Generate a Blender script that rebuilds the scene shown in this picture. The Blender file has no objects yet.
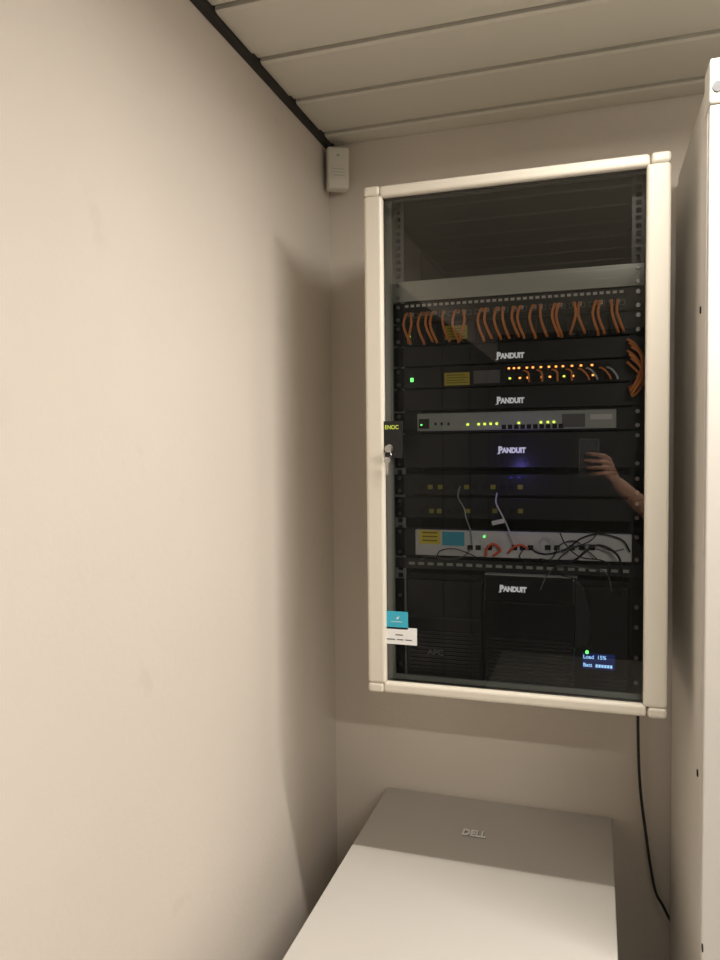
import bpy, bmesh, math, random
from mathutils import Vector, Matrix
random.seed(4)
S = bpy.context.scene; COL = S.collection
S.view_settings.view_transform = 'Standard'
rad = math.radians
V = Vector
# ------------------------------------------------------------ camera
F = 740.0
CAM = V((0, 0, 1.55))
R = (Matrix.Rotation(rad(17.7), 3, 'Z') @ Matrix.Rotation(rad(90-2.6), 3, 'X') @ Matrix.Rotation(rad(-0.6), 3, 'Z'))
def ray(px, py): return R @ V(((px-360)/F, -(py-480)/F, -1))
def atY(px, py, Y): d = ray(px, py); return CAM + d*((Y-CAM.y)/d.y)
def atX(px, py, X): d = ray(px, py); return CAM + d*((X-CAM.x)/d.x)
def atZ(px, py, Z): d = ray(px, py); return CAM + d*((Z-CAM.z)/d.z)
cd = bpy.data.cameras.new('camera'); cam = bpy.data.objects.new('camera', cd); COL.objects.link(cam)
cd.sensor_fit = 'VERTICAL'; cd.sensor_height = 36; cd.sensor_width = 27; cd.lens = F/960*36
cd.clip_start = 0.02
cam.matrix_world = Matrix.Translation(CAM) @ R.to_4x4()
S.camera = cam
# ------------------------------------------------------------ materials
def mat(name, col, rough=.5, metal=0, var=.04, scale=8, bump=0, bscale=200, emit=0, spec=.5, coat=0, smudge=None):
    m = bpy.data.materials.new(name); m.use_nodes = True
    nt = m.node_tree; b = nt.nodes['Principled BSDF']
    b.inputs['Roughness'].default_value = rough; b.inputs['Metallic'].default_value = metal
    b.inputs['Specular IOR Level'].default_value = spec
    b.inputs['Coat Weight'].default_value = coat
    tc = nt.nodes.new('ShaderNodeTexCoord')
    n = nt.nodes.new('ShaderNodeTexNoise'); n.inputs['Scale'].default_value = scale; n.inputs['Detail'].default_value = 4
    nt.links.new(tc.outputs['Object'], n.inputs['Vector'])
    mx = nt.nodes.new('ShaderNodeMix'); mx.data_type = 'RGBA'
    mx.inputs[6].default_value = tuple(c*(1-var) for c in col)+(1,)
    mx.inputs[7].default_value = tuple(min(1, c*(1+var)) for c in col)+(1,)
    nt.links.new(n.outputs['Fac'], mx.inputs[0]); out = mx.outputs[2]
    if smudge:
        n3 = nt.nodes.new('ShaderNodeTexNoise'); n3.inputs['Scale'].default_value = 9; n3.inputs['Detail'].default_value = 5
        nt.links.new(tc.outputs['Object'], n3.inputs['Vector'])
        cr = nt.nodes.new('ShaderNodeValToRGB'); cr.color_ramp.elements[0].position = .66; cr.color_ramp.elements[0].color = (0, 0, 0, 1)
        cr.color_ramp.elements[1].position = .76; cr.color_ramp.elements[1].color = (.35, .35, .35, 1)
        nt.links.new(n3.outputs['Fac'], cr.inputs[0])
        m2 = nt.nodes.new('ShaderNodeMix'); m2.data_type = 'RGBA'; m2.inputs[7].default_value = smudge+(1,)
        nt.links.new(cr.outputs[0], m2.inputs[0]); nt.links.new(out, m2.inputs[6]); out = m2.outputs[2]
    nt.links.new(out, b.inputs['Base Color'])
    if emit:
        b.inputs['Emission Color'].default_value = tuple(col)+(1,); b.inputs['Emission Strength'].default_value = emit
    if bump:
        n2 = nt.nodes.new('ShaderNodeTexNoise'); n2.inputs['Scale'].default_value = bscale
        nt.links.new(tc.outputs['Object'], n2.inputs['Vector'])
        bp = nt.nodes.new('ShaderNodeBump'); bp.inputs['Strength'].default_value = bump; bp.inputs['Distance'].default_value = .002
        nt.links.new(n2.outputs['Fac'], bp.inputs['Height']); nt.links.new(bp.outputs[0], b.inputs['Normal'])
    return m
M = {}
M['wall'] = mat('painted_wall', (.735, .675, .61), .75, var=.06, scale=2.2, bump=.2, bscale=90, smudge=(.62, .54, .48))
M['wallb'] = mat('painted_back_wall', (.73, .665, .585), .75, var=.05, scale=3, bump=.35, bscale=120)
M['wallf'] = mat('dark_rear_wall', (.05, .045, .04), .8, var=.1, scale=3)
M['ceil'] = mat('ceiling_plank_paint', (.71, .685, .605), .32, var=.04, scale=3)
M['ceilgap'] = mat('ceiling_groove', (.08, .07, .055), .8)
M['trim'] = mat('dark_trim', (.02, .018, .016), .6)
M['floor'] = mat('floor_vinyl', (.40, .37, .33), .5, var=.15, scale=14)
M['beige'] = mat('beige_lacquer', (.755, .705, .605), .38, var=.02, scale=5)
M['cap'] = mat('beige_plastic', (.76, .73, .65), .45, var=.02)
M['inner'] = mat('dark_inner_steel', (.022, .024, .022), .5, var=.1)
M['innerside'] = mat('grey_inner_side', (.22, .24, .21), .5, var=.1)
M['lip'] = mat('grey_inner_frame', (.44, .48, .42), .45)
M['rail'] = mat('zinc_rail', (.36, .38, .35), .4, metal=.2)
M['black'] = mat('black_powder_coat', (.007, .007, .008), .45, var=.1)
M['black2'] = mat('black_plastic', (.012, .012, .013), .4, var=.1)
M['black3'] = mat('charcoal_plastic', (.040, .040, .042), .3, var=.1)
M['gloss'] = mat('glossy_black_plastic', (.016, .016, .018), .18, var=.1, spec=.8, coat=.4)
M['dk'] = mat('slot_black', (.003, .003, .003), .7)
M['grey'] = mat('grey_panel', (.66, .70, .62), .5)
M['silver'] = mat('silver_plastic', (.74, .76, .74), .45)
M['white'] = mat('white_plastic', (.78, .77, .74), .5)
M['paper'] = mat('white_paper', (.88, .88, .87), .7)
M['ink'] = mat('ink', (.12, .12, .13), .7)
M['inky'] = mat('dark_yellow_print', (.22, .18, .02), .7)
M['logo'] = mat('logo_white_glow', (.85, .85, .85), .5, emit=.35)  # printed logo given a faint glow of its own to read brighter
M['dim'] = mat('logo_grey', (.20, .20, .20), .5)
M['yellow'] = mat('yellow_label', (.62, .52, .05), .5)
M['yellow2'] = mat('bright_yellow_sticker', (.88, .74, .08), .5)
M['blue'] = mat('blue_sticker', (.05, .45, .62), .45)
M['orange'] = mat('orange_jacket', (1.0, .36, .09), .45)
M['red'] = mat('red_jacket', (.95, .16, .06), .45)
M['screw'] = mat('screw_steel', (.5, .5, .5), .3, metal=1)
M['chrome'] = mat('key_chrome', (.8, .8, .78), .2, metal=1)
M['ledg'] = mat('led_green', (.12, 1, .14), .4, emit=3)
M['ledy'] = mat('led_yellow_green', (.75, .95, .10), .4, emit=1.6)
M['lockt'] = mat('lock_lettering_glow', (.55, .65, .08), .5, emit=.15)  # slight self-glow put into the printed lock letters
M['ledo'] = mat('led_orange', (1, .36, .07), .4, emit=2.4)
M['leddim'] = mat('led_dim', (.30, .27, .03), .4, emit=.02)
M['ledb'] = mat('led_blue', (.06, .06, .8), .4, emit=.3)
M['lcd'] = mat('lcd_blue', (.01, .02, .10), .3, emit=.6)
M['screen'] = mat('phone_screen', (.02, .02, .02), .2)
M['phone'] = mat('phone_back', (.10, .10, .11), .35)
M['phoneedge'] = mat('phone_metal_edge', (.45, .44, .43), .5)
M['lcdt'] = mat('lcd_text', (.35, .65, 1), .3, emit=1.2)
M['rack'] = mat('light_rack_paint', (.76, .72, .66), .5, var=.03, scale=3)
M['rackf'] = mat('rack_front_paint', (.74, .71, .66), .5, var=.03, scale=3)
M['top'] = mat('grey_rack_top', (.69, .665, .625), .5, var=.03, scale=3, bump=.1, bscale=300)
M['topr'] = mat('grey_rear_shadow_strip', (.51, .49, .455), .5, var=.03, scale=3, bump=.1, bscale=300)  # rear part of the top, cabinet's cast shadow painted into its darker grey
M['badge'] = mat('grey_badge', (.16, .16, .16), .4)
M['shade'] = mat('lettering_edge_shadow', (.20, .19, .18), .5)
M['emblem'] = mat('dark_emblem', (.05, .05, .055), .4)
M['skin'] = mat('skin', (.68, .38, .26), .5, var=.08, scale=30)
M['shirt'] = mat('dark_cloth', (.010, .011, .013), .9, var=.2, scale=40)
M['hair'] = mat('dark_hair', (.02, .014, .010), .6, var=.3, scale=80)
M['lamp'] = mat('lamp_glow', (1, .95, .88), .5, emit=3)
M['eye'] = mat('eye_white', (.8, .8, .8), .3)
def glass_mat():
    m = bpy.data.materials.new('tinted_glass'); m.use_nodes = True; nt = m.node_tree
    o = nt.nodes['Material Output']; t = nt.nodes['Principled BSDF']
    t.inputs['Base Color'].default_value = (.01, .015, .012, 1); t.inputs['Alpha'].default_value = .10
    t.inputs['Specular IOR Level'].default_value = 0; t.inputs['Roughness'].default_value = .6
    mx = nt.nodes.new('ShaderNodeMixShader')
    g = nt.nodes.new('ShaderNodeBsdfGlossy'); g.inputs['Roughness'].default_value = .0; g.inputs[0].default_value = (1, 1, 1, 1)
    fr = nt.nodes.new('ShaderNodeFresnel'); fr.inputs['IOR'].default_value = 1.5
    mth = nt.nodes.new('ShaderNodeMath'); mth.operation = 'MULTIPLY'; mth.inputs[1].default_value = 2.7; mth.use_clamp = True
    nt.links.new(fr.outputs[0], mth.inputs[0]); nt.links.new(mth.outputs[0], mx.inputs[0])
    nt.links.new(t.outputs[0], mx.inputs[1]); nt.links.new(g.outputs[0], mx.inputs[2]); nt.links.new(mx.outputs[0], o.inputs[0])
    m.surface_render_method = 'BLENDED'; m.diffuse_color = (.1, .12, .1, .2)
    return m
M['glass'] = glass_mat()
# ------------------------------------------------------------ builders
ORG = {}
def tag(o, label=None, cat=None, group=None, kind=None):
    if label: o['label'] = label
    if cat: o['category'] = cat
    if group: o['group'] = group
    if kind: o['kind'] = kind
def root(name, loc, label, cat, group=None, local=False, rz=0):
    o = bpy.data.objects.new(name, None); COL.objects.link(o); o.location = loc; o.rotation_euler = (0, 0, rz)
    o.empty_display_size = .05
    ORG[o.name] = V((0, 0, 0)) if local else V(loc)
    tag(o, label, cat, group); return o
def build(name, bm, mats, parent=None, bevel=0, smooth=False, label=None, cat=None, group=None, kind=None, seg=2):
    if not isinstance(mats, (list, tuple)): mats = [mats]
    bmesh.ops.recalc_face_normals(bm, faces=bm.faces)
    if parent is None:
        lo = V([min(v.co[i] for v in bm.verts) for i in range(3)]); hi = V([max(v.co[i] for v in bm.verts) for i in range(3)])
        org = V(((lo.x+hi.x)/2, (lo.y+hi.y)/2, lo.z))
    else: org = ORG[parent.name]
    for v in bm.verts: v.co -= org
    me = bpy.data.meshes.new(name); bm.to_mesh(me); bm.free()
    for m in mats: me.materials.append(M[m])
    if smooth:
        for p in me.polygons: p.use_smooth = True
    o = bpy.data.objects.new(name, me); COL.objects.link(o)
    if parent is None: o.location = org
    else: o.parent = parent
    ORG[o.name] = org
    if bevel:
        b = o.modifiers.new('bevel', 'BEVEL'); b.width = bevel; b.segments = seg; b.limit_method = 'ANGLE'
    tag(o, label, cat, group, kind)
    return o
def copy_tree(o, parent=None, name=None):
    c = o.copy(); COL.objects.link(c)
    if parent: c.parent = parent
    ORG[c.name] = ORG.get(o.name, V((0, 0, 0)))
    for ch in o.children: copy_tree(ch, c)
    return c
def BM(): return bmesh.new()
def bx(bm, x0, x1, y0, y1, z0, z1, mi=0):
    vs = [bm.verts.new((x, y, z)) for x in (x0, x1) for y in (y0, y1) for z in (z0, z1)]
    for f in ((0, 1, 3, 2), (4, 6, 7, 5), (0, 4, 5, 1), (2, 3, 7, 6), (0, 2, 6, 4), (1, 5, 7, 3)):
        fc = bm.faces.new([vs[i] for i in f]); fc.material_index = mi
    return bm
def catmull(pts, n):
    P = [V(p) for p in pts]; P = [P[0]*2-P[1]]+P+[P[-1]*2-P[-2]]; out = []
    for i in range(1, len(P)-2):
        for k in range(n):
            t = k/n; a, b, c, d = P[i-1:i+3]
            out.append(.5*((2*b)+(c-a)*t+(2*a-5*b+4*c-d)*t*t+(3*b-a-3*c+d)*t**3))
    out.append(P[-2]); return out
def tube(bm, pts, r, seg=10, mi=0, n=0):
    rs = list(r) if isinstance(r, (list, tuple)) else [r]*len(pts)
    if n:
        m = len(pts); pts = catmull(pts, n); L = len(pts)
        rs2 = []
        for i in range(L):
            u = i/n; a = min(int(u), m-2); rs2.append(rs[a]+(rs[a+1]-rs[a])*(u-a))
        rs = rs2
    pts = [V(p) for p in pts]
    up = None; rings = []
    for i, p in enumerate(pts):
        t = (pts[min(i+1, len(pts)-1)]-pts[max(i-1, 0)]).normalized()
        if up is None:
            up = t.orthogonal().normalized()
        else:
            up = (up - t*up.dot(t)).normalized()
        b = t.cross(up)
        rings.append([bm.verts.new(p+(up*math.cos(a)+b*math.sin(a))*rs[i]) for a in [2*math.pi*k/seg for k in range(seg)]])
    for A, B in zip(rings, rings[1:]):
        for k in range(seg):
            f = bm.faces.new((A[k], A[(k+1) % seg], B[(k+1) % seg], B[k])); f.material_index = mi
    bm.faces.new(rings[0][::-1]).material_index = mi; bm.faces.new(rings[-1]).material_index = mi
    return bm
def cyl(bm, p0, p1, r, seg=16, mi=0): return tube(bm, [p0, p1], r, seg, mi)
def ball(bm, c, r, sc=(1, 1, 1), mi=0, sub=2):
    mt = Matrix.Translation(c) @ Matrix.Diagonal((sc[0], sc[1], sc[2], 1))
    g = bmesh.ops.create_icosphere(bm, subdivisions=sub, radius=r, matrix=mt)
    for v in g['verts']:
        for f in v.link_faces: f.material_index = mi
def limb(bm, pts, rs, seg=14):
    tube(bm, pts, rs, seg)
    for p, r in zip(pts, rs): ball(bm, p, r*.99)
def text_bm(bm, s, size, x, y, z, mi=0, offset=0, sx=1.0, align='CENTER', flat=False, ext=.0003):
    c = bpy.data.curves.new('t', 'FONT'); c.body = s; c.size = size; c.align_x = align; c.align_y = 'CENTER'; c.extrude = ext; c.offset = offset
    o = bpy.data.objects.new('t', c); COL.objects.link(o); bpy.context.view_layer.update()
    me = bpy.data.meshes.new_from_object(o.evaluated_get(bpy.context.evaluated_depsgraph_get()))
    mt = Matrix.Translation((x, y, z)) @ (Matrix() if flat else Matrix.Rotation(rad(90), 4, 'X')) @ Matrix.Diagonal((sx, 1, 1, 1))
    me.transform(mt)
    nf = len(bm.faces); bm.from_mesh(me); bm.faces.ensure_lookup_table()
    for f in bm.faces[nf:]: f.material_index = mi
    bpy.data.objects.remove(o); bpy.data.curves.remove(c); bpy.data.meshes.remove(me)
    return bm
# ------------------------------------------------------------ room
WY = 1.93
XL = atY(333, 500, WY).x
CZ = atY(334, 148, WY).z
XR, YF = 1.60, -2.6
build('wall_left', bx(BM(), XL-.1, XL, YF-.1, WY+.1, 0, CZ+.12), 'wall', kind='structure')
build('wall_back', bx(BM(), XL, XR, WY, WY+.1, 0, CZ+.12), 'wallb', kind='structure')
build('wall_right', bx(BM(), XR, XR+.1, YF-.1, WY+.1, 0, CZ+.12), 'wall', kind='structure')
build('wall_front', bx(BM(), XL, XR, YF-.1, YF, 0, CZ+.12), 'wallf', kind='structure')
build('floor', bx(BM(), XL-.1, XR+.1, YF-.1, WY+.1, -.1, 0), 'floor', kind='structure')
# unseen dark doors added on the left wall to darken its reflection in the glass
for i, (ya, yb) in enumerate(((-1.08, .42), (YF+.002, -1.0805))):
    ym = (ya+yb)/2
    bm = BM(); bx(bm, XL+.0005, XL+.030, ya, yb, .001, 2.12, 0)
    bx(bm, XL+.0302, XL+.036, ya+.05, ym-.02, .05, 2.06, 1); bx(bm, XL+.0302, XL+.036, ym+.02, yb-.05, .05, 2.06, 1)
    build('added_dark_door_%d' % (i+1), bm, ['trim', 'wallf'], kind='structure')
bm = BM()
seam0 = 1.262; pitch = .194
bx(bm, XL, XR, YF, WY, CZ+.012, CZ+.11, 1)
k = -21
while True:
    a = seam0+k*pitch; k += 1
    b = a+pitch
    if a >= WY: break
    if b <= YF: continue
    a2 = max(a+.005, YF); b2 = min(b-.005, WY)
    if b2-a2 < .01: continue
    prof = [(a2, CZ+.0119), (a2, CZ+.003), (a2+.008, CZ), (b2-.030, CZ), (b2-.024, CZ+.0050), (b2, CZ+.0060), (b2, CZ+.0119)]
    A = [bm.verts.new((XL+.018, y, z)) for y, z in prof]; B = [bm.verts.new((XR, y, z)) for y, z in prof]
    for i in range(len(prof)):
        j = (i+1) % len(prof); bm.faces.new((A[i], A[j], B[j], B[i]))
    bm.faces.new(A); bm.faces.new(B[::-1])
build('ceiling', bm, ['ceil', 'ceilgap'], kind='structure')
bm = BM(); bx(bm, XL+.0005, XL+.016, .42, WY-.001, CZ-.010, CZ+.0115)
build('trim_1', bm, 'trim', kind='structure')
bm = BM(); bx(bm, XL+.0005, XL+.016, YF+.001, .4195, CZ-.010, CZ+.0115)
build('trim_2', bm, 'ceil', kind='structure')
# ------------------------------------------------------------ ceiling lamp and added rear fill
def lamp(x0, x1, y, energy, label, sy=.045):
    xm = (x0+x1)/2
    lr = root('ceiling_lamp', (xm, y, CZ), label, 'lamp')
    build('housing', bx(BM(), x0-.02, x1+.02, y-.03, y+.03, CZ-.035, CZ), 'white', lr, bevel=.004)
    bm = BM(); cyl(bm, (x0, y, CZ-.052), (x1, y, CZ-.052), .013, 16)
    build('lamp_tube', bm, 'lamp', lr, smooth=True)
    for x in (x0-.008, x1+.008):
        build('tube_holder', bx(BM(), x-.008, x+.008, y-.014, y+.014, CZ-.068, CZ-.0355), 'white', lr)
    ld = bpy.data.lights.new('lamp_light', 'AREA'); ld.shape = 'RECTANGLE'; ld.size = x1-x0; ld.size_y = sy; ld.energy = energy; ld.color = (1, .94, .86)
    lo = bpy.data.objects.new('lamp_light', ld); COL.objects.link(lo); lo.location = (xm, y, CZ-.072)
lamp(0.0, 1.25, 1.05, 26, 'white fluorescent batten lamp fixed to the ceiling in front of the wall cabinet', .05)
lamp(.36, 1.50, -.75, 29, 'unseen fill lamp added on the ceiling behind the photographer')  # added fill to soften shadows, set outside the glass reflection
w = bpy.data.worlds.new('world'); S.world = w; w.use_nodes = True
w.node_tree.nodes['Background'].inputs[0].default_value = (.9, .8, .7, 1); w.node_tree.nodes['Background'].inputs[1].default_value = .02
# ------------------------------------------------------------ motion detector
sr = root('motion_detector', (XL+.036, WY-.036, atY(338, 192, WY-.03).z), 'small white motion detector mounted in the corner just below the ceiling', 'sensor', local=True, rz=rad(28))
bx(b := BM(), -.029, .029, -.024, .014, 0, .108); build('body', b, 'cap', sr, bevel=.006, seg=3)
bx(b := BM(), -.018, .018, -.0270, -.0245, .024, .058); build('lens', b, 'rack', sr, bevel=.004)
for i in range(3):
    bx(b := BM(), -.015, .015, -.0278, -.0271, .032+i*.008, .0335+i*.008); build('lens_rib', b, 'lip', sr)
bx(b := BM(), -.005, .003, -.0258, -.0245, .082, .088); build('indicator_window', b, 'lip', sr)
bx(b := BM(), -.020, .020, .0142, .022, .012, .096); build('bracket', b, 'white', sr)
# ------------------------------------------------------------ wall cabinet
DY = 1.47
cx0 = (atY(362, 190, DY).x+atY(369, 695, DY).x)/2
cx1 = (atY(672, 155, DY).x+atY(667, 718, DY).x)/2
cz1 = atY(517, 168, DY).z; cz0 = atY(517, 706, DY).z
BY0, BY1 = 1.497, WY-.002
cab = root('wall_cabinet', ((cx0+cx1)/2, WY-.2, cz0), 'beige wall-mounted equipment cabinet with a tinted glass door', 'cabinet')
e = .006
bm = BM()
def shell(bm, x0, x1, z0, z1, y0, y1, t, mi, ms=None):
    ms = mi if ms is None else ms
    bx(bm, x0, x0+t, y0, y1, z0, z1, ms); bx(bm, x1-t, x1, y0, y1, z0, z1, ms)
    bx(bm, x0+t, x1-t, y0, y1, z0, z0+t, mi); bx(bm, x0+t, x1-t, y0, y1, z1-t, z1, mi)
shell(bm, cx0+e, cx1-e, cz0+e, cz1-e, BY0, BY1, .006, 0)
shell(bm, cx0+e+.006, cx1-e-.006, cz0+e+.006, cz1-e-.006, BY0+.001, BY1-.006, .004, 1, 2)
bx(bm, cx0+e+.006, cx1-e-.006, BY1-.006, BY1, cz0+e+.006, cz1-e-.006, 0)
bx(bm, cx0+e+.010, cx1-e-.010, BY1-.010, BY1-.006, cz0+e+.010, cz1-e-.010, 1)
build('body', bm, ['beige', 'inner', 'innerside'], cab)
IX0, IX1, IZ0, IZ1 = cx0+e+.0102, cx1-e-.0102, cz0+e+.0102, cz1-e-.0102
bm = BM()
bx(bm, IX0, IX0+.036, BY0+.003, BY0+.010, IZ0, IZ1); bx(bm, IX1-.018, IX1, BY0+.003, BY0+.010, IZ0, IZ1)
bx(bm, IX0+.036, IX1-.018, BY0+.003, BY0+.010, IZ0, IZ0+.018); bx(bm, IX0+.036, IX1-.018, BY0+.003, BY0+.010, IZ1-.012, IZ1)
build('inner_frame', bm, 'lip', cab, bevel=.001)
# door
SW, HW = .039, .024
bm = BM()
bx(bm, cx0, cx0+SW, DY, DY+.024, cz0+HW-.004, cz1-HW+.004)
bx(bm, cx1-SW-.003, cx1, DY, DY+.024, cz0+HW-.004, cz1-HW+.004)
bx(bm, cx0+SW-.006, cx1-SW+.003, DY+.001, DY+.024, cz1-HW, cz1-.001)
bx(bm, cx0+SW-.006, cx1-SW+.003, DY+.001, DY+.024, cz0+.001, cz0+HW)
door = build('door', bm, 'beige', cab, bevel=.007, seg=4)
GX0, GX1, GZ0, GZ1 = cx0+SW-.004, cx1-SW+.001, cz0+HW-.003, cz1-HW+.003
GY = DY+.013
gm = BM(); bx(gm, GX0, GX1, GY, GY+.001, GZ0, GZ1)
bmesh.ops.delete(gm, geom=[f for f in gm.faces if abs(f.calc_center_median().y-GY) > .0001], context='FACES')
build('glass_pane', gm, 'glass', door)
for X, Z in ((cx0, cz0), (cx0, cz1), (cx1, cz0), (cx1, cz1)):
    s = 1 if X == cx0 else -1; t = 1 if Z == cz0 else -1
    b = BM(); xa, xb = sorted((X+s*.0004, X+s*(SW-.005))); za, zb = sorted((Z+t*.0004, Z+t*(HW-.0035)))
    bx(b, xa, xb, DY, DY+.025, za, zb); build('corner_cap', b, 'beige', door, bevel=.006, seg=5)
bm = BM(); g = .004
bx(bm, GX0, GX0+g+.001, GY+.002, GY+.006, GZ0, GZ1); bx(bm, GX1-g, GX1, GY+.002, GY+.006, GZ0, GZ1)
bx(bm, GX0+g+.001, GX1-g, GY+.002, GY+.006, GZ0, GZ0+g+.003); bx(bm, GX0+g+.001, GX1-g, GY+.002, GY+.006, GZ1-g-.003, GZ1)
build('gasket', bm, 'black', door)
# lock
la = atY(383, 458, GY); lb = atY(403, 421, GY)
bm = BM(); bx(bm, la.x, lb.x, GY-.009, GY-.0005, la.z, lb.z, 0)
text_bm(bm, 'ENOC', .0115, (la.x+lb.x)/2, GY-.0093, lb.z-.013, 2, offset=.0002, sx=.92)
kc = V(((la.x+lb.x)/2-.004, GY-.009, la.z+.020))
cyl(bm, kc, kc+V((0, -.005, 0)), .008, 20, 1)
build('lock', bm, ['black2', 'chrome', 'lockt'], door)
# stickers
sa = atY(382, 628, GY); sb = atY(408, 612, GY)
bm = BM(); bx(bm, sa.x, sb.x, GY-.0010, GY-.0004, sa.z, sb.z, 0)
mx_, mz_ = (sa.x+sb.x)/2+.006, (sa.z+sb.z)/2+.005
vs = [bm.verts.new((mx_+p[0], GY-.0012, mz_+p[1])) for p in ((-.004, -.001), (.004, .004), (.001, -.003))]; bm.faces.new(vs).material_index = 1
bx(bm, mx_-.014, mx_+.010, GY-.0013, GY-.0011, mz_-.0085, mz_-.0075, 1)
build('sticker', bm, ['blue', 'paper'], door, label='blue sticker')
wa = atY(382, 643, GY); wb = atY(417, 628.5, GY)
bm = BM(); bx(bm, wa.x, wb.x, GY-.0010, GY-.0004, wa.z, wb.z, 0)
cxm = (wa.x+wb.x)/2
for (dx, w_, zz) in ((0, .016, .019), (-.018, .018, .009), (.002, .014, .009), (.020, .014, .009)):
    bx(bm, cxm+dx-w_/2, cxm+dx+w_/2, GY-.0013, GY-.0011, wa.z+zz, wa.z+zz+.0022, 1)
build('sticker', bm, ['paper', 'ink'], door, label='white printed label')
# rails
RY = 1.537
XC = (atY(400, 480, RY).x+atY(637, 480, RY).x)/2; RH = (atY(637, 480, RY).x-atY(400, 480, RY).x)/2
for s in (-1, 1):
    bm = BM(); x = XC+s*RH
    bx(bm, x-.012, x-.0050, RY, RY+.002, IZ0+.001, IZ1-.001); bx(bm, x+.0050, x+.012, RY, RY+.002, IZ0+.001, IZ1-.001)
    xs = x+s*.0115; bx(bm, xs-.001, xs+.001, RY+.0021, RY+.04, IZ0+.001, IZ1-.001)
    z = IZ0+.006
    while z < IZ1-.008:
        bx(bm, x-.0050, x+.0050, RY, RY+.002, z, z+.0055); z += .0148
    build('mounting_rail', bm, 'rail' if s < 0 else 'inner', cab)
# ------------------------------------------------------------ key
kr = root('key', kc+V((0, -.006, -.045)), 'small steel key and spare hanging from the black door lock', 'key')
bm = BM(); k0 = kc+V((0, -.0050, 0))
cyl(bm, k0, k0+V((0, -.010, 0)), .0025, 10)
k1 = k0+V((0, -.0105, 0))
bmesh.ops.create_cone(bm, cap_ends=True, segments=24, radius1=.0070, radius2=.0070, depth=.002, matrix=Matrix.Translation(k1+V((0, -.001, -.001))) @ Matrix.Rotation(rad(90), 4, 'X'))
build('bow', bm, 'chrome', kr)
bm = BM(); c = k1+V((0, -.0035, -.013)); tube(bm, [c+V((math.cos(a)*.007, math.sin(a)*.002, math.sin(a)*.008)) for a in [i*math.pi/9 for i in range(18)]], .0008, 6)
build('ring', bm, 'chrome', kr)
bm = BM(); c = k1+V((-.001, -.0035, -.0205))
bmesh.ops.create_cone(bm, cap_ends=True, segments=20, radius1=.007, radius2=.007, depth=.0018, matrix=Matrix.Translation(c+V((0, 0, -.004))) @ Matrix.Rotation(rad(90), 4, 'X'))
bx(bm, c.x-.0022, c.x+.0022, c.y-.0008, c.y+.0008, c.z-.033, c.z-.010)
for i in range(4): bx(bm, c.x+.0022, c.x+.0036, c.y-.0008, c.y+.0008, c.z-.031+i*.005, c.z-.0285+i*.005)
build('blade', bm, 'chrome', kr)
# ------------------------------------------------------------ rack gear
PY = RY-.0045
PH = RH+.0105
def zz(py, px=520): return atY(px, py, PY).z
def xx(px, py=480, Y=PY): return atY(px, py, Y).x
def screws(r, z0, z1, m='screw'):
    for s in (-1, 1):
        for z in ((z0+.008, z1-.008) if z1-z0 > .03 else ((z0+z1)/2,)):
            b = BM(); cyl(b, (XC+s*RH, PY-.0005, z), (XC+s*RH, PY-.0030, z), .0042, 12); build('screw', b, m, r)
def unit(name, label, cat, p0, p1, face='black', depth=.10, group=None, ch='black', half=None, gap=.0008):
    z1, z0 = zz(p0)-gap, zz(p1)+gap
    r = root(name, (XC, PY, z0), label, cat, group)
    b = BM(); bx(b, XC-PH, XC+PH, PY, PY+.0035, z0, z1); fp = build('face_plate', b, face, r, bevel=.0008)
    if depth: b = BM(); bx(b, XC-RH+.014, XC+RH-.014, PY+.0037, PY+depth, z0+.001, z1-.001); build('chassis', b, ch, r)
    return r, z0, z1, fp
def led(r, px, py, m, w=.0032, h=.0026, y=None, name='indicator_light'):
    p = atY(px, py, PY); y = PY if y is None else y
    b = BM(); bx(b, p.x-w/2, p.x+w/2, y-.0015, y-.0002, p.z-h/2, p.z+h/2); return build(name, b, m, r)
def printed(x0, x1, y, z0, z1, r, lab='yellow label'):
    b = BM(); bx(b, x0, x1, y-.0008, y, z0, z1, 0); n = 4
    for i in range(n):
        zc = z0+(z1-z0)*(i+1)/(n+1); bx(b, x0+.004, x1-.004-.006*(i % 2), y-.0011, y-.0009, zc-.0008, zc+.0008, 1)
    return build('label_plate', b, ['yellow', 'inky'], r, label=lab)
r, z0, z1, fp = unit('blanking_panel', 'plain light grey blanking panel at the top of the rack', 'panel', 272, 294, 'grey', .02); screws(r, z0, z1)
r, z0, z1, fp = unit('fiber_patch_unit', 'black fibre patch unit with white port labels above the row of orange cords', 'patch unit', 295, 317, 'black', .12); screws(r, z0, z1)
cordx = [410, 413, 425, 430, 436, 445, 459, 465, 484, 488, 499, 504, 515, 522, 535, 541, 556, 561, 574, 580, 597, 601, 611, 618]
b = BM(); bx(b, XC-PH+.02, XC+PH-.03, PY-.0010, PY-.0002, z1-.010, z1-.003, 0)
for i in range(36):
    x = XC-PH+.026+i*.0122; bx(b, x, x+.0075, PY-.0014, PY-.0011, z1-.0092, z1-.0038, 1)
build('label_strip', b, ['black2', 'white'], r)
pz = (z0+z1)/2-.006
for i in range(24):
    x = XC-PH+.030+i*.0186
    b = BM(); bx(b, x-.006, x+.006, PY-.003, PY-.0002, pz-.005, pz+.005, 0); bx(b, x-.004, x+.004, PY-.0032, PY-.0030, pz-.003, pz+.003, 1)
    build('port', b, ['badge', 'dk'], r)
r, z0, z1, fp = unit('cable_manager', 'black slotted cable manager behind the hanging orange cords', 'cable manager', 317.5, 340, 'black', .05); screws(r, z0, z1)
for i in range(22):
    x = XC-PH+.028+i*.0205
    b = BM(); bx(b, x-.0018, x+.0018, PY-.014, PY-.0002, z0+.002, z1-.004); build('finger', b, 'black2', r, bevel=.0008)
printed(xx(447), xx(469), PY-.0148, zz(337), zz(323), r)
led(r, 411, 337, 'ledy', .005, .005, PY-.0145)
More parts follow.
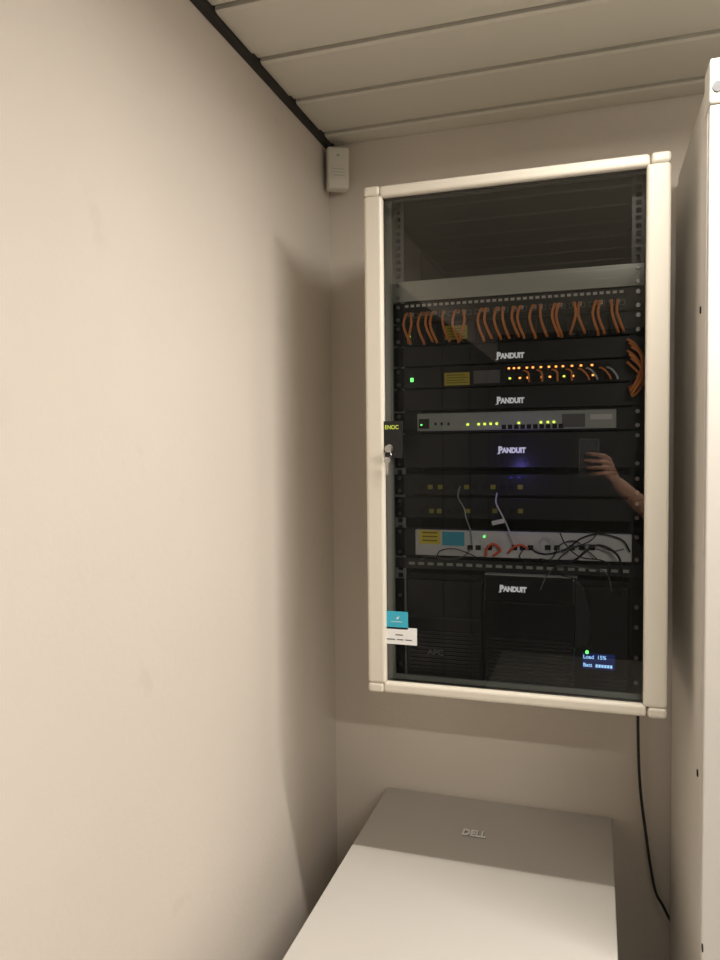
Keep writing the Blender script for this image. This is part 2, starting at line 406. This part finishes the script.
zp = pz+.002; ze = zz(337)
protos = []
for vi, (dx, bow, dz) in enumerate(((.005, -.006, 0), (.008, -.003, .003), (.002, -.008, -.002), (-.005, .004, .002), (.011, .001, .001))):
    rr = root('fiber_cable', (0, PY, 0), 'x', 'cable', 'orange cords in the patch panel', local=True)
    b = BM(); tube(b, [(0, -.014, zp), (bow*.4, -.025, zp-.003), (bow, -.031, zp*.6+ze*.4), (bow*.6+dx*.4, -.031, zp*.28+ze*.72+dz), (dx, -.0250, ze+dz), (dx*1.2, -.0190, ze-.005+dz)], .0027, 10, n=6)
    build('cable', b, 'orange', rr, smooth=True)
    b = BM(); bx(b, -.0034, .0034, -.0145, -.0036, zp-.0045, zp+.0025); build('plug', b, 'white', rr, bevel=.0006)
    protos.append(rr)
ordn = ['leftmost', 'second', 'third', 'fourth', 'fifth', 'sixth', 'seventh', 'eighth', 'ninth', 'tenth', 'eleventh', 'twelfth', 'twelfth from the right', 'eleventh from the right', 'tenth from the right', 'ninth from the right', 'eighth from the right', 'seventh from the right', 'sixth from the right', 'fifth from the right', 'fourth from the right', 'third from the right', 'second from the right', 'rightmost']
vseq = [0, 3, 2, 1, 0, 4, 2, 3, 2, 1, 0, 4, 1, 0, 2, 4, 0, 2, 3, 1, 2, 0, 4, 1]
used = set()
for i, px in enumerate(cordx):
    v = vseq[i]
    if v in used: o = copy_tree(protos[v])
    else: o = protos[v]; used.add(v)
    o.location = (xx(px, 320), PY, 0)
    o['label'] = ordn[i] + (' from the left' if 0 < i < 12 else '') + ' of the orange fibre cords drooping from the top patch panel'
def logo(r, cx, cz, y=None, m='logo', s=1.0):
    b = BM(); y = PY-.0004 if y is None else y; s *= .93
    text_bm(b, 'P', .0200*s, cx-.0220*s, y, cz-.0003, offset=.0011, sx=.85); text_bm(b, 'ANDUIT', .0155*s, cx+.0075*s, y, cz-.0010*s, offset=.0009, sx=.86)
    bx(b, cx-.0290*s, cx-.0235*s, y-.0003, y, cz-.0088*s, cz-.0074*s)
    return build('lettering', b, m, r)
lx = xx(509)
r, z0, z1, fp = unit('cable_duct', 'black cover panel with white lettering directly under the orange cords', 'panel', 341, 362, 'black2', .05); logo(r, lx, zz(355))
r, z0, z1, fp = unit('cable_duct', 'black cover panel with white lettering between the black and the silver switch', 'panel', 386, 408.5, 'black2', .05); logo(r, lx, zz(400))
r, z0, z1, fp = unit('network_switch', 'black network switch with rows of glowing orange port lights', 'network switch', 363, 385, 'black', .30)
screws(r, z0, z1)
led(r, 412, 380, 'ledg', .006, .008)
printed(xx(445), xx(470), PY-.0002, zz(383), zz(370), r)
b = BM(); bx(b, xx(474), xx(500), PY-.002, PY-.0002, zz(382), zz(369)); build('module', b, 'badge', r)
for i in range(12):
    x = xx(506)+i*(xx(612)-xx(506))/12
    for (u, v) in ((373.5, 365.5), (383.5, 375.5)):
        b = BM(); bx(b, x, x+.014, PY-.0012, PY-.0002, zz(u), zz(v), 0); build('port', b, 'dk', r)
random.seed(7)
for i, px in enumerate([509, 514, 519, 527, 533, 541, 549, 556, 563, 572, 581, 592]):
    dy = (520-px)*.04
    led(r, px, 368+dy, 'ledo', .0045, .0035, PY-.0012)
    if i % 3 != 1: led(r, px+1, 378+dy, 'ledo' if i % 4 else 'ledy', .0045, .0035, PY-.0012)
sc = [(524, 'orange'), (537, 'orange'), (552, 'orange'), (566, 'orange'), (578, 'orange'), (586, 'white'), (599, 'orange'), (606, 'white')]
lab = ['first', 'second', 'third', 'fourth', 'fifth', 'sixth', 'seventh', 'eighth']
for k_, (px, mm) in enumerate(sc):
    b = BM(); x = xx(px); h = .3 if px < 575 else 1
    tube(b, [(x, PY-.0014, zz(371)), (x+.003, PY-.012, zz(371.5)), (x+.010, PY-.016, zz(374)), (x+.008+.010*h, PY-.0145, zz(379)), (x+.007+.014*h, PY-.013, zz(383))], .0019, 8, n=5)
    build('fiber_cable', b, mm, smooth=True, cat='cable', group='short cords in the black switch',
          label='short ' + mm + ' cord in the black switch, ' + lab[k_] + ' of its eight short cords from the left')
for i in range(7):
    oy = i*4.2; Yc = PY-.017-.0060*(i % 3)-.0008*i; sx_ = 2.0*(i % 3)
    pts = [atY(627+sx_, 339+oy*.9, Yc), atY(635+sx_, 344+oy, Yc-.001), atY(642.5, 356+oy*.85, Yc-.001), atY(643-sx_, 370+oy*.55, Yc), atY(637-sx_*.8, 382+oy*.42, Yc), atY(629+i*.4, 388+oy*.35, Yc+.001)]
    b = BM(); tube(b, pts, .0024, 10, n=6)
    build('fiber_cable', b, 'orange', smooth=True, cat='cable', group='orange cords at the right rail',
          label=('lowest' if i == 6 else ['uppermost', 'second', 'third', 'fourth', 'fifth', 'sixth'][i]) + ' orange cord' + (' from the top' if 0 < i < 6 else '') + ' in the bundle looping beside the right rail')
# silver switch
r, z0, z1, fp = unit('network_switch', 'silver grey network switch with green port lights', 'network switch', 409.5, 431.5, 'black', .25)
b = BM(); bx(b, xx(418), xx(616), PY-.004, PY-.0003, z0+.003, z1-.003); build('front_bezel', b, 'lip', r, bevel=.001)
screws(r, z0, z1)
yb_ = PY-.004
b = BM(); bx(b, xx(420), xx(430), yb_-.0008, yb_-.0001, zz(427), zz(417)); build('label_plate', b, 'black2', r)
for px in (436, 442, 449): led(r, px, 424, 'dk', .004, .006, yb_, 'port')
for px in (468, 479, 485, 491, 497, 519, 541, 548, 554): led(r, px, 423-(px-520)*.03, 'ledy', .0045, .004, yb_)
led(r, 422, 425, 'ledg', .003, .003, yb_-.0008)
for k in range(10):
    x = xx(502)+k*.0125
    b = BM(); bx(b, x, x+.009, yb_-.0008, yb_-.0001, zz(429), zz(424.5)); build('port', b, 'dk', r)
b = BM(); bx(b, xx(562), xx(585), yb_-.0008, yb_-.0001, zz(428), zz(415)); build('module', b, 'badge', r)
b = BM(); bx(b, xx(590), xx(612), yb_-.0008, yb_-.0001, zz(421), zz(416)); build('label_plate', b, 'white', r)
r, z0, z1, fp = unit('cable_duct', 'tall black cover panel with white lettering under the silver switch', 'panel', 432.5, 468, 'black2', .05); logo(r, lx+.003, zz(450)); screws(r, z0, z1)
for n_, (p0, p1, lab_) in enumerate(((474, 496, 'unlit black switch with faint yellow lights, upper of the two in the dark middle bay'), (498, 520, 'unlit black switch with faint yellow lights, lower of the two in the dark middle bay'))):
    r, z0, z1, fp = unit('network_switch', lab_, 'network switch', p0, p1, 'black', .22)
    for i in range(12):
        if i in (1, 2, 5, 8, 11): led(r, 422+i*9+random.uniform(-1, 1), p0+13, 'leddim', .010, .009, name='port')
        else: led(r, 422+i*9+random.uniform(-1, 1), p0+13, 'dk', .012, .010, name='port')
    screws(r, z0, z1)
    if n_ == 0:
        for px in (511, 519): led(r, px, p0+3.5, 'ledb', .006, .0015)
bl = bpy.data.lights.new('blue_glow', 'POINT'); bl.energy = .05; bl.color = (.25, .20, 1); bl.shadow_soft_size = .008
bo = bpy.data.objects.new('blue_glow', bl); COL.objects.link(bo); bo.location = atY(517, 468, PY-.043)
# light device
r, z0, z1, fp = unit('network_router', 'light grey network device with yellow and blue stickers among loose cables', 'router', 530, 560, 'black2', .02)
b = BM(); bx(b, xx(416), xx(632), PY-.010, PY-.0003, z0+.004, z1-.002); build('front_bezel', b, 'silver', r, bevel=.0015)
yb2 = PY-.010
b = BM(); bx(b, xx(420), xx(441), yb2-.0009, yb2-.0001, zz(546), zz(532), 0)
for i in range(3): bx(b, xx(423), xx(438), yb2-.0012, yb2-.0010, zz(543-i*4), zz(541.6-i*4), 1)
build('sticker', b, ['yellow2', 'inky'], r, label='yellow sticker')
b = BM(); bx(b, xx(443), xx(465), yb2-.0009, yb2-.0001, zz(547), zz(533)); build('sticker', b, 'blue', r, label='blue sticker')
for px, m in ((471, 'dk'), (479, 'dk'), (490, 'dk'), (515, 'dk'), (523, 'dk'), (531, 'dk'), (548, 'dk'), (557, 'dk'), (572, 'dk'), (582, 'dk'), (592, 'dk')): led(r, px, 547, m, .011, .010, yb2, 'port')
led(r, 485, 536, 'ledg', .003, .003, yb2)
b = BM(); bx(b, xx(500), xx(542), yb2-.0005, yb2-.0001, zz(540), zz(536)); build('label_plate', b, 'white', r)
screws(r, z0, z1)
r, z0, z1, fp = unit('rack_shelf', 'vented dark shelf lip under the light grey device', 'shelf', 561.5, 573, 'black3', .30)
b = BM()
for i in range(22):
    x = XC-PH+.03+i*.0205; bx(b, x, x+.013, PY-.0008, PY-.0001, (z0+z1)/2-.003, (z0+z1)/2+.003)
build('slot_row', b, 'lip', r)
def cable(pts, r_, m, label, name='patch_cable', group=None, seg=8):
    b = BM(); tube(b, pts, r_, seg, n=8); return build(name, b, m, smooth=True, label=label, cat='cable', group=group)
q = lambda px, py, dy: atY(px, py, PY-dy)
cable([q(460, 486, .006), q(458, 497, .016), q(464, 508, .02), q(466, 518, .022), q(471, 532, .018), q(472, 545, .0125)], .0012, 'lip', 'thin pale cable curving down to the left port of the light grey device')
cable([q(497, 493, .006), q(496, 503, .018), q(502, 515, .022), q(508, 528, .022), q(512, 540, .02), q(515, 546, .0125)], .0016, 'white', 'white cable with a tag hanging to the light grey device')
b = BM(); p = q(498, 522, .0255); bx(b, -.0125, .0125, -.0006, .0006, -.0045, .0045)
for v in b.verts: v.co = Matrix.Rotation(rad(-14), 3, 'Y') @ v.co + p
build('cable_tag', b, 'paper', label='small white tag on the thin white cable in front of the dark middle bay', cat='tag')
cable([q(486, 556, .016), q(487, 548, .022), q(494, 544, .022), q(500, 550, .018), q(493, 556, .016)], .0026, 'red', 'small red cable loop at the ports of the light grey device')
cable([q(508, 553, .016), q(514, 547, .022), q(521, 545, .022), q(528, 549, .016)], .0024, 'red', 'short red cable plugged in right of the red loop')
cable([q(531, 547, .0125), q(536, 552, .014), q(548, 554, .015), q(566, 549, .015), q(582, 538, .0155), q(600, 534, .0155), q(622, 540, .0155), q(630, 552, .014)], .0016, 'black2', 'black cable arching to the right above the shelf lip')
cable([q(540, 559, .022), q(555, 562, .031), q(572, 562, .034), q(590, 548, .034), q(603, 546, .033), q(618, 556, .031), q(622, 575, .031), q(620, 596, .030)], .0022, 'black', 'thick black cable hanging down beside the right rail')
cable([q(557, 547, .021), q(562, 552, .0225), q(576, 546, .0225), q(594, 545, .0225), q(612, 551, .0225), q(624, 549, .021)], .0012, 'badge', 'thin grey cable running right from the light grey device')
cable([q(471, 549, .0125), q(462, 557, .020), q(446, 559, .021), q(430, 556, .020), q(420, 560, .014)], .0012, 'dim', 'thin dark cable running left along the shelf lip')
cable([q(540, 590, .033), q(548, 574, .0265), q(560, 566, .0265), q(585, 568, .0265), q(606, 573, .0265), q(612, 592, .0265)], .0012, 'badge', 'thin grey cable looping over the shelf lip above the power unit')
cable([q(523, 549, .0130), q(520, 558, .0175), q(535, 563, .0175), q(552, 558, .0175), q(560, 545, .0185), q(575, 541, .0190), q(588, 551, .0190), q(598, 560, .0175)], .0012, 'black', 'thin black cable winding between the middle ports and the shelf lip')
cable([q(560, 533, .0385), q(566, 545, .0385), q(580, 557, .0385), q(600, 560, .0385), q(610, 566, .0385), q(607, 580, .0375)], .0013, 'black', 'thin black cable falling diagonally in front of the other loose cables')
cable([q(600, 530, .0425), q(590, 541, .0425), q(570, 550, .0425), q(556, 563, .0425), q(560, 574, .0425), q(576, 579, .0415)], .0012, 'black2', 'thin black cable crossing down to the left in front of the other loose cables')
cable([q(436, 560, .0255), q(440, 551, .0255), q(455, 549, .0255), q(474, 556, .0255), q(480, 563, .0255)], .0011, 'black', 'thin black cable arching under the yellow and blue stickers')
cable([q(545, 552, .0270), q(540, 545, .0290), q(546, 537, .0290), q(554, 541, .0290), q(552, 550, .0270)], .0018, 'silver', 'small pale cable loop just right of the red cables')
# UPS
uz1 = zz(578); uz0 = IZ0+.001
UX0, UX1 = XC-RH+.014, XC+RH-.014
r = root('power_backup_unit', (XC, PY, uz0), 'large black backup power unit with a small blue display at the bottom of the cabinet', 'power supply')
b = BM(); bx(b, UX0, UX1, PY+.012, PY+.30, uz0, uz1); build('chassis', b, 'black', r)
b = BM(); bx(b, UX0, xx(482), PY, PY+.0118, uz0, uz1-.012); bx(b, xx(482)+.001, UX1, PY, PY+.0118, uz0, uz1-.012); build('front_bezel', b, 'black2', r, bevel=.002)
b = BM()
for i in range(12): z = uz0+.010+i*.0085; bx(b, UX0+.008, xx(478), PY-.0030, PY-.0001, z, z+.0035)
build('louvre', b, 'black3', r)
b = BM()
for i in range(4): z = uz0+.010+i*.0085; bx(b, xx(592), xx(628), PY-.0030, PY-.0001, z-.006, z-.0025)
build('louvre', b, 'black3', r)
b = BM(); bx(b, xx(405), xx(478), PY-.0015, PY-.0001, zz(619, 440), zz(617, 440)); build('seam', b, 'black3', r)
b = BM(); text_bm(b, 'APC', .017, xx(435), PY-.0036, zz(652, 435), offset=.0006, sx=1.1); build('lettering', b, 'dim', r)
d0 = atY(582, 668, PY); d1 = atY(615, 655, PY)
b = BM(); bx(b, d0.x, d1.x, PY-.0015, PY-.0001, d0.z, d1.z, 0)
text_bm(b, 'Load  15%', .0105, d0.x+.002, PY-.0018, d1.z-.0075, 1, offset=.0001, align='LEFT')
text_bm(b, 'Batt', .0105, d0.x+.002, PY-.0018, d0.z+.0075, 1, offset=.0001, align='LEFT')
for i in range(6): bx(b, d0.x+.026+i*.0055, d0.x+.030+i*.0055, PY-.0020, PY-.0017, d0.z+.004, d0.z+.010, 1)
build('display', b, ['lcd', 'lcdt'], r, label='blue lit display')
p = atY(587, 652, PY); b = BM(); cyl(b, (p.x, PY-.0001, p.z), (p.x, PY-.0025, p.z), .0032, 12); build('indicator_light', b, 'ledg', r)
for s in (-1, 1):
    b = BM(); bx(b, *sorted((XC+s*(RH-.008), XC+s*PH)), PY, PY+.0035, uz0+.004, uz1-.012); build('ear', b, 'black', r)
    for zf in (.03, .08, .14, .18):
        b = BM(); cyl(b, (XC+s*RH, PY-.0002, uz0+zf), (XC+s*RH, PY-.0030, uz0+zf), .0042, 12); build('screw', b, 'screw', r)
# box in the middle
FY = 1.510
bx0, bx1 = xx(484, 600, FY), xx(575, 600, FY)
r = root('cover_box', ((bx0+bx1)/2, 1.52, uz0), 'black upright box with white lettering standing in front of the power unit', 'box')
bz1 = atY(530, 577, FY).z; bzm = atY(530, 603, FY).z; bzk = atY(530, 640, FY).z
b = BM(); bx(b, bx0, bx1, FY, PY-.004, bzm, bz1); build('top_cover', b, 'gloss', r, bevel=.003, seg=3)
b = BM(); bx(b, bx0, bx1, FY+.002, PY-.004, uz0, bzm-.001); build('body', b, 'gloss', r, bevel=.002, seg=2)
b = BM(); bx(b, bx0+.001, bx1+.004, FY-.0015, PY-.004, bz1+.0004, bz1+.0034); build('top_edge', b, 'lip', r, bevel=.001)
logo(r, xx(511, 588, FY)+.001, atY(511, 589, FY).z, FY-.0004, s=.97)
pr = [(574.5, 580), (579, 583), (583.5, 591), (587, 603), (589.5, 618), (590, 634), (587, 645), (574.5, 649)]
b = BM(); A = []; B = []
for px, py in pr:
    p = atY(px, py, FY); A.append(b.verts.new((p.x+.001, FY+.001, p.z))); B.append(b.verts.new((p.x+.001, PY-.005, p.z)))
for i in range(len(pr)):
    j = (i+1) % len(pr); b.faces.new((A[i], A[j], B[j], B[i]))
b.faces.new(A); b.faces.new(B[::-1]); build('side_wing', b, 'black3', r, bevel=.0015)
b = BM(); zt = bzk; i = 0
while zt-i*.008 > uz0+.01:
    bx(b, bx0+.006, bx1-.006, FY-.0006, FY+.0018, zt-i*.008-.0035, zt-i*.008); i += 1
build('louvre', b, 'black3', r)
# ------------------------------------------------------------ power cable
GAP = .045
RX = (atY(680, 170, WY-GAP).x+atY(666, 940, WY-GAP).x)/2
pcz = cz0+.0055
b = BM(); tube(b, [V((xx(636, 600, WY-.05), WY-.05, pcz)), atY(638, 690, WY-.045), atY(638, 730, WY-.03), atY(640, 785, WY-.02), atY(646, 835, WY-.02), atY(651, 870, WY-.02), atY(656, 893, WY-.02), atY(665, 910, WY-.02), V((RX+.035, WY-.02, .30)), V((RX+.045, WY-.02, .12)), V((RX+.047, WY-.02, .001))], .0035, 10, n=8)
build('power_cable', b, 'black2', smooth=True, label='black power cable hanging down the wall from under the glass cabinet', cat='cable')
# ------------------------------------------------------------ tall cabinet at right
fy = atX(709, 250, RX).y
tz = atY(713, 59, fy).z
W2 = .62
r = root('tall_cabinet', (RX+W2/2, (fy+WY)/2, 0), 'tall light beige equipment cabinet at the right edge, its side panel towards the glass cabinet', 'cabinet')
b = BM(); bx(b, RX+.004, RX+W2, fy+.022, WY-GAP, .03, tz-.004); build('body', b, 'rack', r, bevel=.003)
b = BM(); bx(b, RX, RX+.0035, fy+.035, WY-GAP-.003, .05, tz-.03); build('side_panel', b, 'rack', r, bevel=.0012)
b = BM(); bx(b, RX-.001, RX+W2+.002, fy, fy+.0205, .03, tz-.072); build('front_door', b, 'rackf', r, bevel=.003)
b = BM(); bx(b, RX-.002, RX+W2+.002, fy-.004, fy+.06, tz-.070, tz); build('top_cap', b, 'cap', r, bevel=.003, seg=3)
bp_ = atY(717.5, 86, fy-.006)
b = BM(); cyl(b, (bp_.x+.001, fy-.0042, bp_.z), (bp_.x+.001, fy-.007, bp_.z), .0085, 24); build('badge', b, 'emblem', r)
b = BM(); bx(b, RX+.02, RX+W2-.02, fy+.03, WY-GAP-.02, 0, .0298); build('plinth', b, 'black2', r)
for px, py in ((701, 310), (698, 773), (703, 948)):
    p = atX(px, py, RX); b = BM(); cyl(b, (RX-.0001, p.y, p.z), (RX-.0018, p.y, p.z), .0065, 14); build('screw', b, 'dk', r)
# ------------------------------------------------------------ low cabinet
BYB = WY-.006
A1, A2 = atY(387, 789, BYB), atY(612, 815, BYB)
tzl = (A1.z+A2.z)/2
YN = .93
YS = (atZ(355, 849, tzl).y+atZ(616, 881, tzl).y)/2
r = root('low_cabinet', ((A1.x+A2.x)/2, (YN+BYB)/2, 0), 'low light grey equipment cabinet standing on the floor under the glass cabinet', 'cabinet')
b = BM(); bx(b, A1.x+.006, A2.x-.006, YN+.01, BYB-.004, .05, tzl-.0215); build('body', b, 'top', r, bevel=.003)
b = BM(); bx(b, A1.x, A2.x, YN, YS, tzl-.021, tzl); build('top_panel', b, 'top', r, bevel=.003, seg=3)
b = BM(); bx(b, A1.x, A2.x, YS+.0008, BYB, tzl-.021, tzl-.0008); build('rear_shadow_strip', b, 'topr', r, bevel=.003, seg=3, label='grey rear strip with the wall cabinet shadow painted into its colour')
b = BM(); bx(b, A1.x+.002, A2.x-.002, YN-.02, YN+.0095, .055, tzl-.022); build('front_door', b, 'rackf', r, bevel=.004)
b = BM(); bx(b, A2.x-.06, A2.x-.045, YN-.032, YN-.0201, .32, .42); build('handle', b, 'black2', r, bevel=.003)
for X in (A1.x+.05, A2.x-.05):
    for Y in (YN+.08, BYB-.08):
        b = BM(); cyl(b, (X, Y, 0), (X, Y, .0495), .022, 16); build('foot', b, 'black2', r)
lp = atZ(474, 834, tzl)
b = BM(); text_bm(b, 'DELL', .038, lp.x+.0010, lp.y-.0015, tzl-.0002, 1, offset=.0020, sx=.68, flat=True, ext=.0003)  # dark offset copy beneath, paints edge and shadow of the raised letters
text_bm(b, 'DELL', .038, lp.x, lp.y, tzl+.0012, 0, offset=.0012, sx=.68, flat=True, ext=.0008); build('lettering', b, ['paper', 'shade'], r, label='raised pale lettering')
# ------------------------------------------------------------ phone and photographer
pc = V((-.025, -.009, 1.498))
r = root('phone', (pc.x, pc.y, pc.z-.0715), 'dark mobile phone held upright, seen as a reflection in the glass door', 'phone')
b = BM(); bx(b, pc.x-.034, pc.x+.034, pc.y-.0030, pc.y+.0036, pc.z-.070, pc.z+.070); build('body', b, 'phone', r, bevel=.0020, seg=3)
b = BM()
for s in (-1, 1):
    bx(b, *sorted((pc.x+s*.0342, pc.x+s*.0360)), pc.y-.0028, pc.y+.0034, pc.z-.069, pc.z+.069)
    bx(b, pc.x-.033, pc.x+.033, pc.y-.0028, pc.y+.0034, *sorted((pc.z+s*.0702, pc.z+s*.0720)))
build('metal_edge', b, 'phoneedge', r)
b = BM(); bx(b, pc.x-.032, pc.x+.032, pc.y-.0036, pc.y-.0032, pc.z-.063, pc.z+.063); build('screen', b, 'screen', r)
b = BM(); cyl(b, (0.0, pc.y+.0038, 1.55), (0.0, pc.y+.0046, 1.55), .006, 20); build('camera_lens', b, 'dk', r)
def remesh(o, vox, it=3):
    m = o.modifiers.new('fuse', 'REMESH'); m.mode = 'VOXEL'; m.voxel_size = vox; m.use_smooth_shade = True
    s = o.modifiers.new('soften', 'SMOOTH'); s.iterations = it; s.factor = .5
def loft(bm, rings, seg=28):
    prev = None
    first = None
    for (cx, cy, cz, rx, ry) in rings:
        ring = [bm.verts.new((cx+rx*math.cos(a), cy+ry*math.sin(a), cz)) for a in [2*math.pi*k/seg for k in range(seg)]]
        if prev:
            for k in range(seg): bm.faces.new((prev[k], prev[(k+1) % seg], ring[(k+1) % seg], ring[k]))
        else: first = ring
        prev = ring
    bm.faces.new(first[::-1]); bm.faces.new(prev)
BX, BYp = .38, -.45
b = BM()
HC = V((BX, BYp+.02, 1.665))
ball(b, HC, .1, (.78, .95, 1.18), sub=4)
ball(b, HC+V((0, .025, -.055)), .065, (.85, .95, .9), sub=3)
tube(b, [HC+V((0, .085, .012)), HC+V((0, .105, -.012)), HC+V((0, .112, -.028))], [.008, .011, .014], 10); ball(b, HC+V((0, .108, -.028)), .0155)
for s in (-1, 1):
    ball(b, HC+V((s*.079, -.005, -.005)), .02, (.35, .8, 1.5)); ball(b, HC+V((s*.03, .083, .022)), .016, (1.3, .5, .5))
ball(b, HC+V((0, .088, -.058)), .017, (1.35, .6, .35)); ball(b, HC+V((0, .088, -.067)), .016, (1.2, .6, .35))
limb(b, [HC+V((0, -.02, -.07)), V((BX, BYp-.01, 1.47)), V((BX, BYp-.01, 1.40))], [.058, .06, .08])
loft(b, [(BX, BYp, .86, .15, .11), (BX, BYp, .95, .165, .12), (BX, BYp, 1.10, .145, .105), (BX, BYp, 1.28, .165, .115), (BX, BYp, 1.40, .15, .095), (BX, BYp, 1.45, .08, .06)])
RS, RE, RW = V((BX+.16, BYp+.02, 1.40)), V((.315, -.235, 1.170)), V((.082, -.052, 1.395))
LS, LE, LW = V((BX-.16, BYp, 1.40)), V((BX-.17, BYp-.14, 1.14)), V((BX+.00, BYp-.19, 1.00))
def arm(S_, E_, W_): limb(b, [S_, S_.lerp(E_, .5), E_, E_.lerp(W_, .3), W_], [.055, .046, .040, .040, .026])
arm(RS, RE, RW); arm(LS, LE, LW)
for s in (-1, 1): limb(b, [V((BX+s*.09, BYp, .90)), V((BX+s*.10, BYp+.02, .50)), V((BX+s*.10, BYp-.01, .36)), V((BX+s*.10, BYp-.02, .09))], [.085, .060, .056, .038]); limb(b, [V((BX+s*.10, BYp-.03, .05)), V((BX+s*.115, BYp+.12, .035))], [.04, .03])
# right hand closed round the phone, fingers curled over its back
zk = [1.504, 1.482, 1.460, 1.439]; fr = [.0074, .0077, .0074, .0066]; fl = [.98, 1.08, .98, .78]; fan = [.010, .005, .000, -.003]
for i in range(4):
    z = zk[i]; L = fl[i]; rr_ = fr[i]; fz = fan[i]
    kx = .030+.001*i
    pts = [RW.lerp(V((kx, 0, z)), .05), V((kx+.014, -.026, z-.012)), V((kx, -.002, z-.001)), V((kx-.016*L, .0215, z+fz*.4)), V((kx-.044*L, .0190, z+fz*.8)), V((kx-.064*L, .0045, z+fz))]
    limb(b, pts, [.015, .0125, .0096, rr_*1.06, rr_*.98, rr_*.90], 12)
limb(b, [RW.lerp(V((.06, -.03, 1.44)), .1), V((.054, -.044, 1.445)), V((.032, -.034, 1.475)), V((.006, -.0235, 1.497))], [.018, .016, .0115, .0095], 12)
for i in range(4):
    o_ = (i-1.5)*.019
    limb(b, [LW, LW+V((.075, -.004, -.030+o_)), LW+V((.108, .000, -.040+o_*1.1)), LW+V((.132-.005*abs(i-1), .008, -.046+o_*1.15))], [.020, .0110, .0080, .0070], 10)
limb(b, [LW, LW+V((.03, .004, .025)), LW+V((.062, .006, .040))], [.018, .012, .009], 10)
person = build('person', b, 'skin', label='person in dark clothes photographing with a phone, forearm and hand reflected in the glass door', cat='person')
remesh(person, .003, 2)
b = BM()
loft(b, [(BX, BYp, .88, .178, .130), (BX, BYp, .96, .180, .134), (BX, BYp, 1.10, .162, .120), (BX, BYp, 1.28, .178, .128), (BX, BYp, 1.40, .166, .108), (BX, BYp, 1.46, .086, .074)])
for S_, E_, W_ in ((RS, RE, RW), (LS, LE, LW)): limb(b, [S_+V((0, 0, .002)), S_.lerp(E_, .45), S_.lerp(E_, .95), E_, E_.lerp(W_, .30)], [.066, .058, .053, .052, .049])
o = build('shirt', b, 'shirt', person, label='dark shirt with elbow-length sleeves'); remesh(o, .008, 4)
b = BM()
loft(b, [(BX, BYp, .80, .160, .118), (BX, BYp, .90, .172, .127), (BX, BYp, .97, .168, .124)])
for s in (-1, 1): limb(b, [V((BX+s*.09, BYp, .88)), V((BX+s*.10, BYp+.02, .50)), V((BX+s*.10, BYp-.01, .36)), V((BX+s*.10, BYp-.02, .10))], [.094, .072, .066, .056])
o = build('trousers', b, 'shirt', person, label='dark trousers'); remesh(o, .008, 4)
for s in (-1, 1):
    b = BM(); limb(b, [V((BX+s*.10, BYp-.04, .052)), V((BX+s*.108, BYp+.05, .046)), V((BX+s*.117, BYp+.13, .042))], [.048, .045, .040])
    for v in b.verts: v.co.z = max(v.co.z, .001)
    o = build('shoe', b, 'black2', person); remesh(o, .006, 2)
b = BM(); ball(b, HC+V((0, -.014, .026)), .1, (.84, .98, 1.08), sub=4)
for v in list(b.verts):
    if v.co.z < HC.z-.03 + max(0, (v.co.y-HC.y+.03))*1.1: v.co = HC+(v.co-HC)*.90
o = build('hair', b, 'hair', person, smooth=True)
for s in (-1, 1):
    b = BM(); ball(b, HC+V((s*.03, .088, .012)), .010, (1.2, .7, .7)); build('eye', b, 'eye', person, smooth=True)
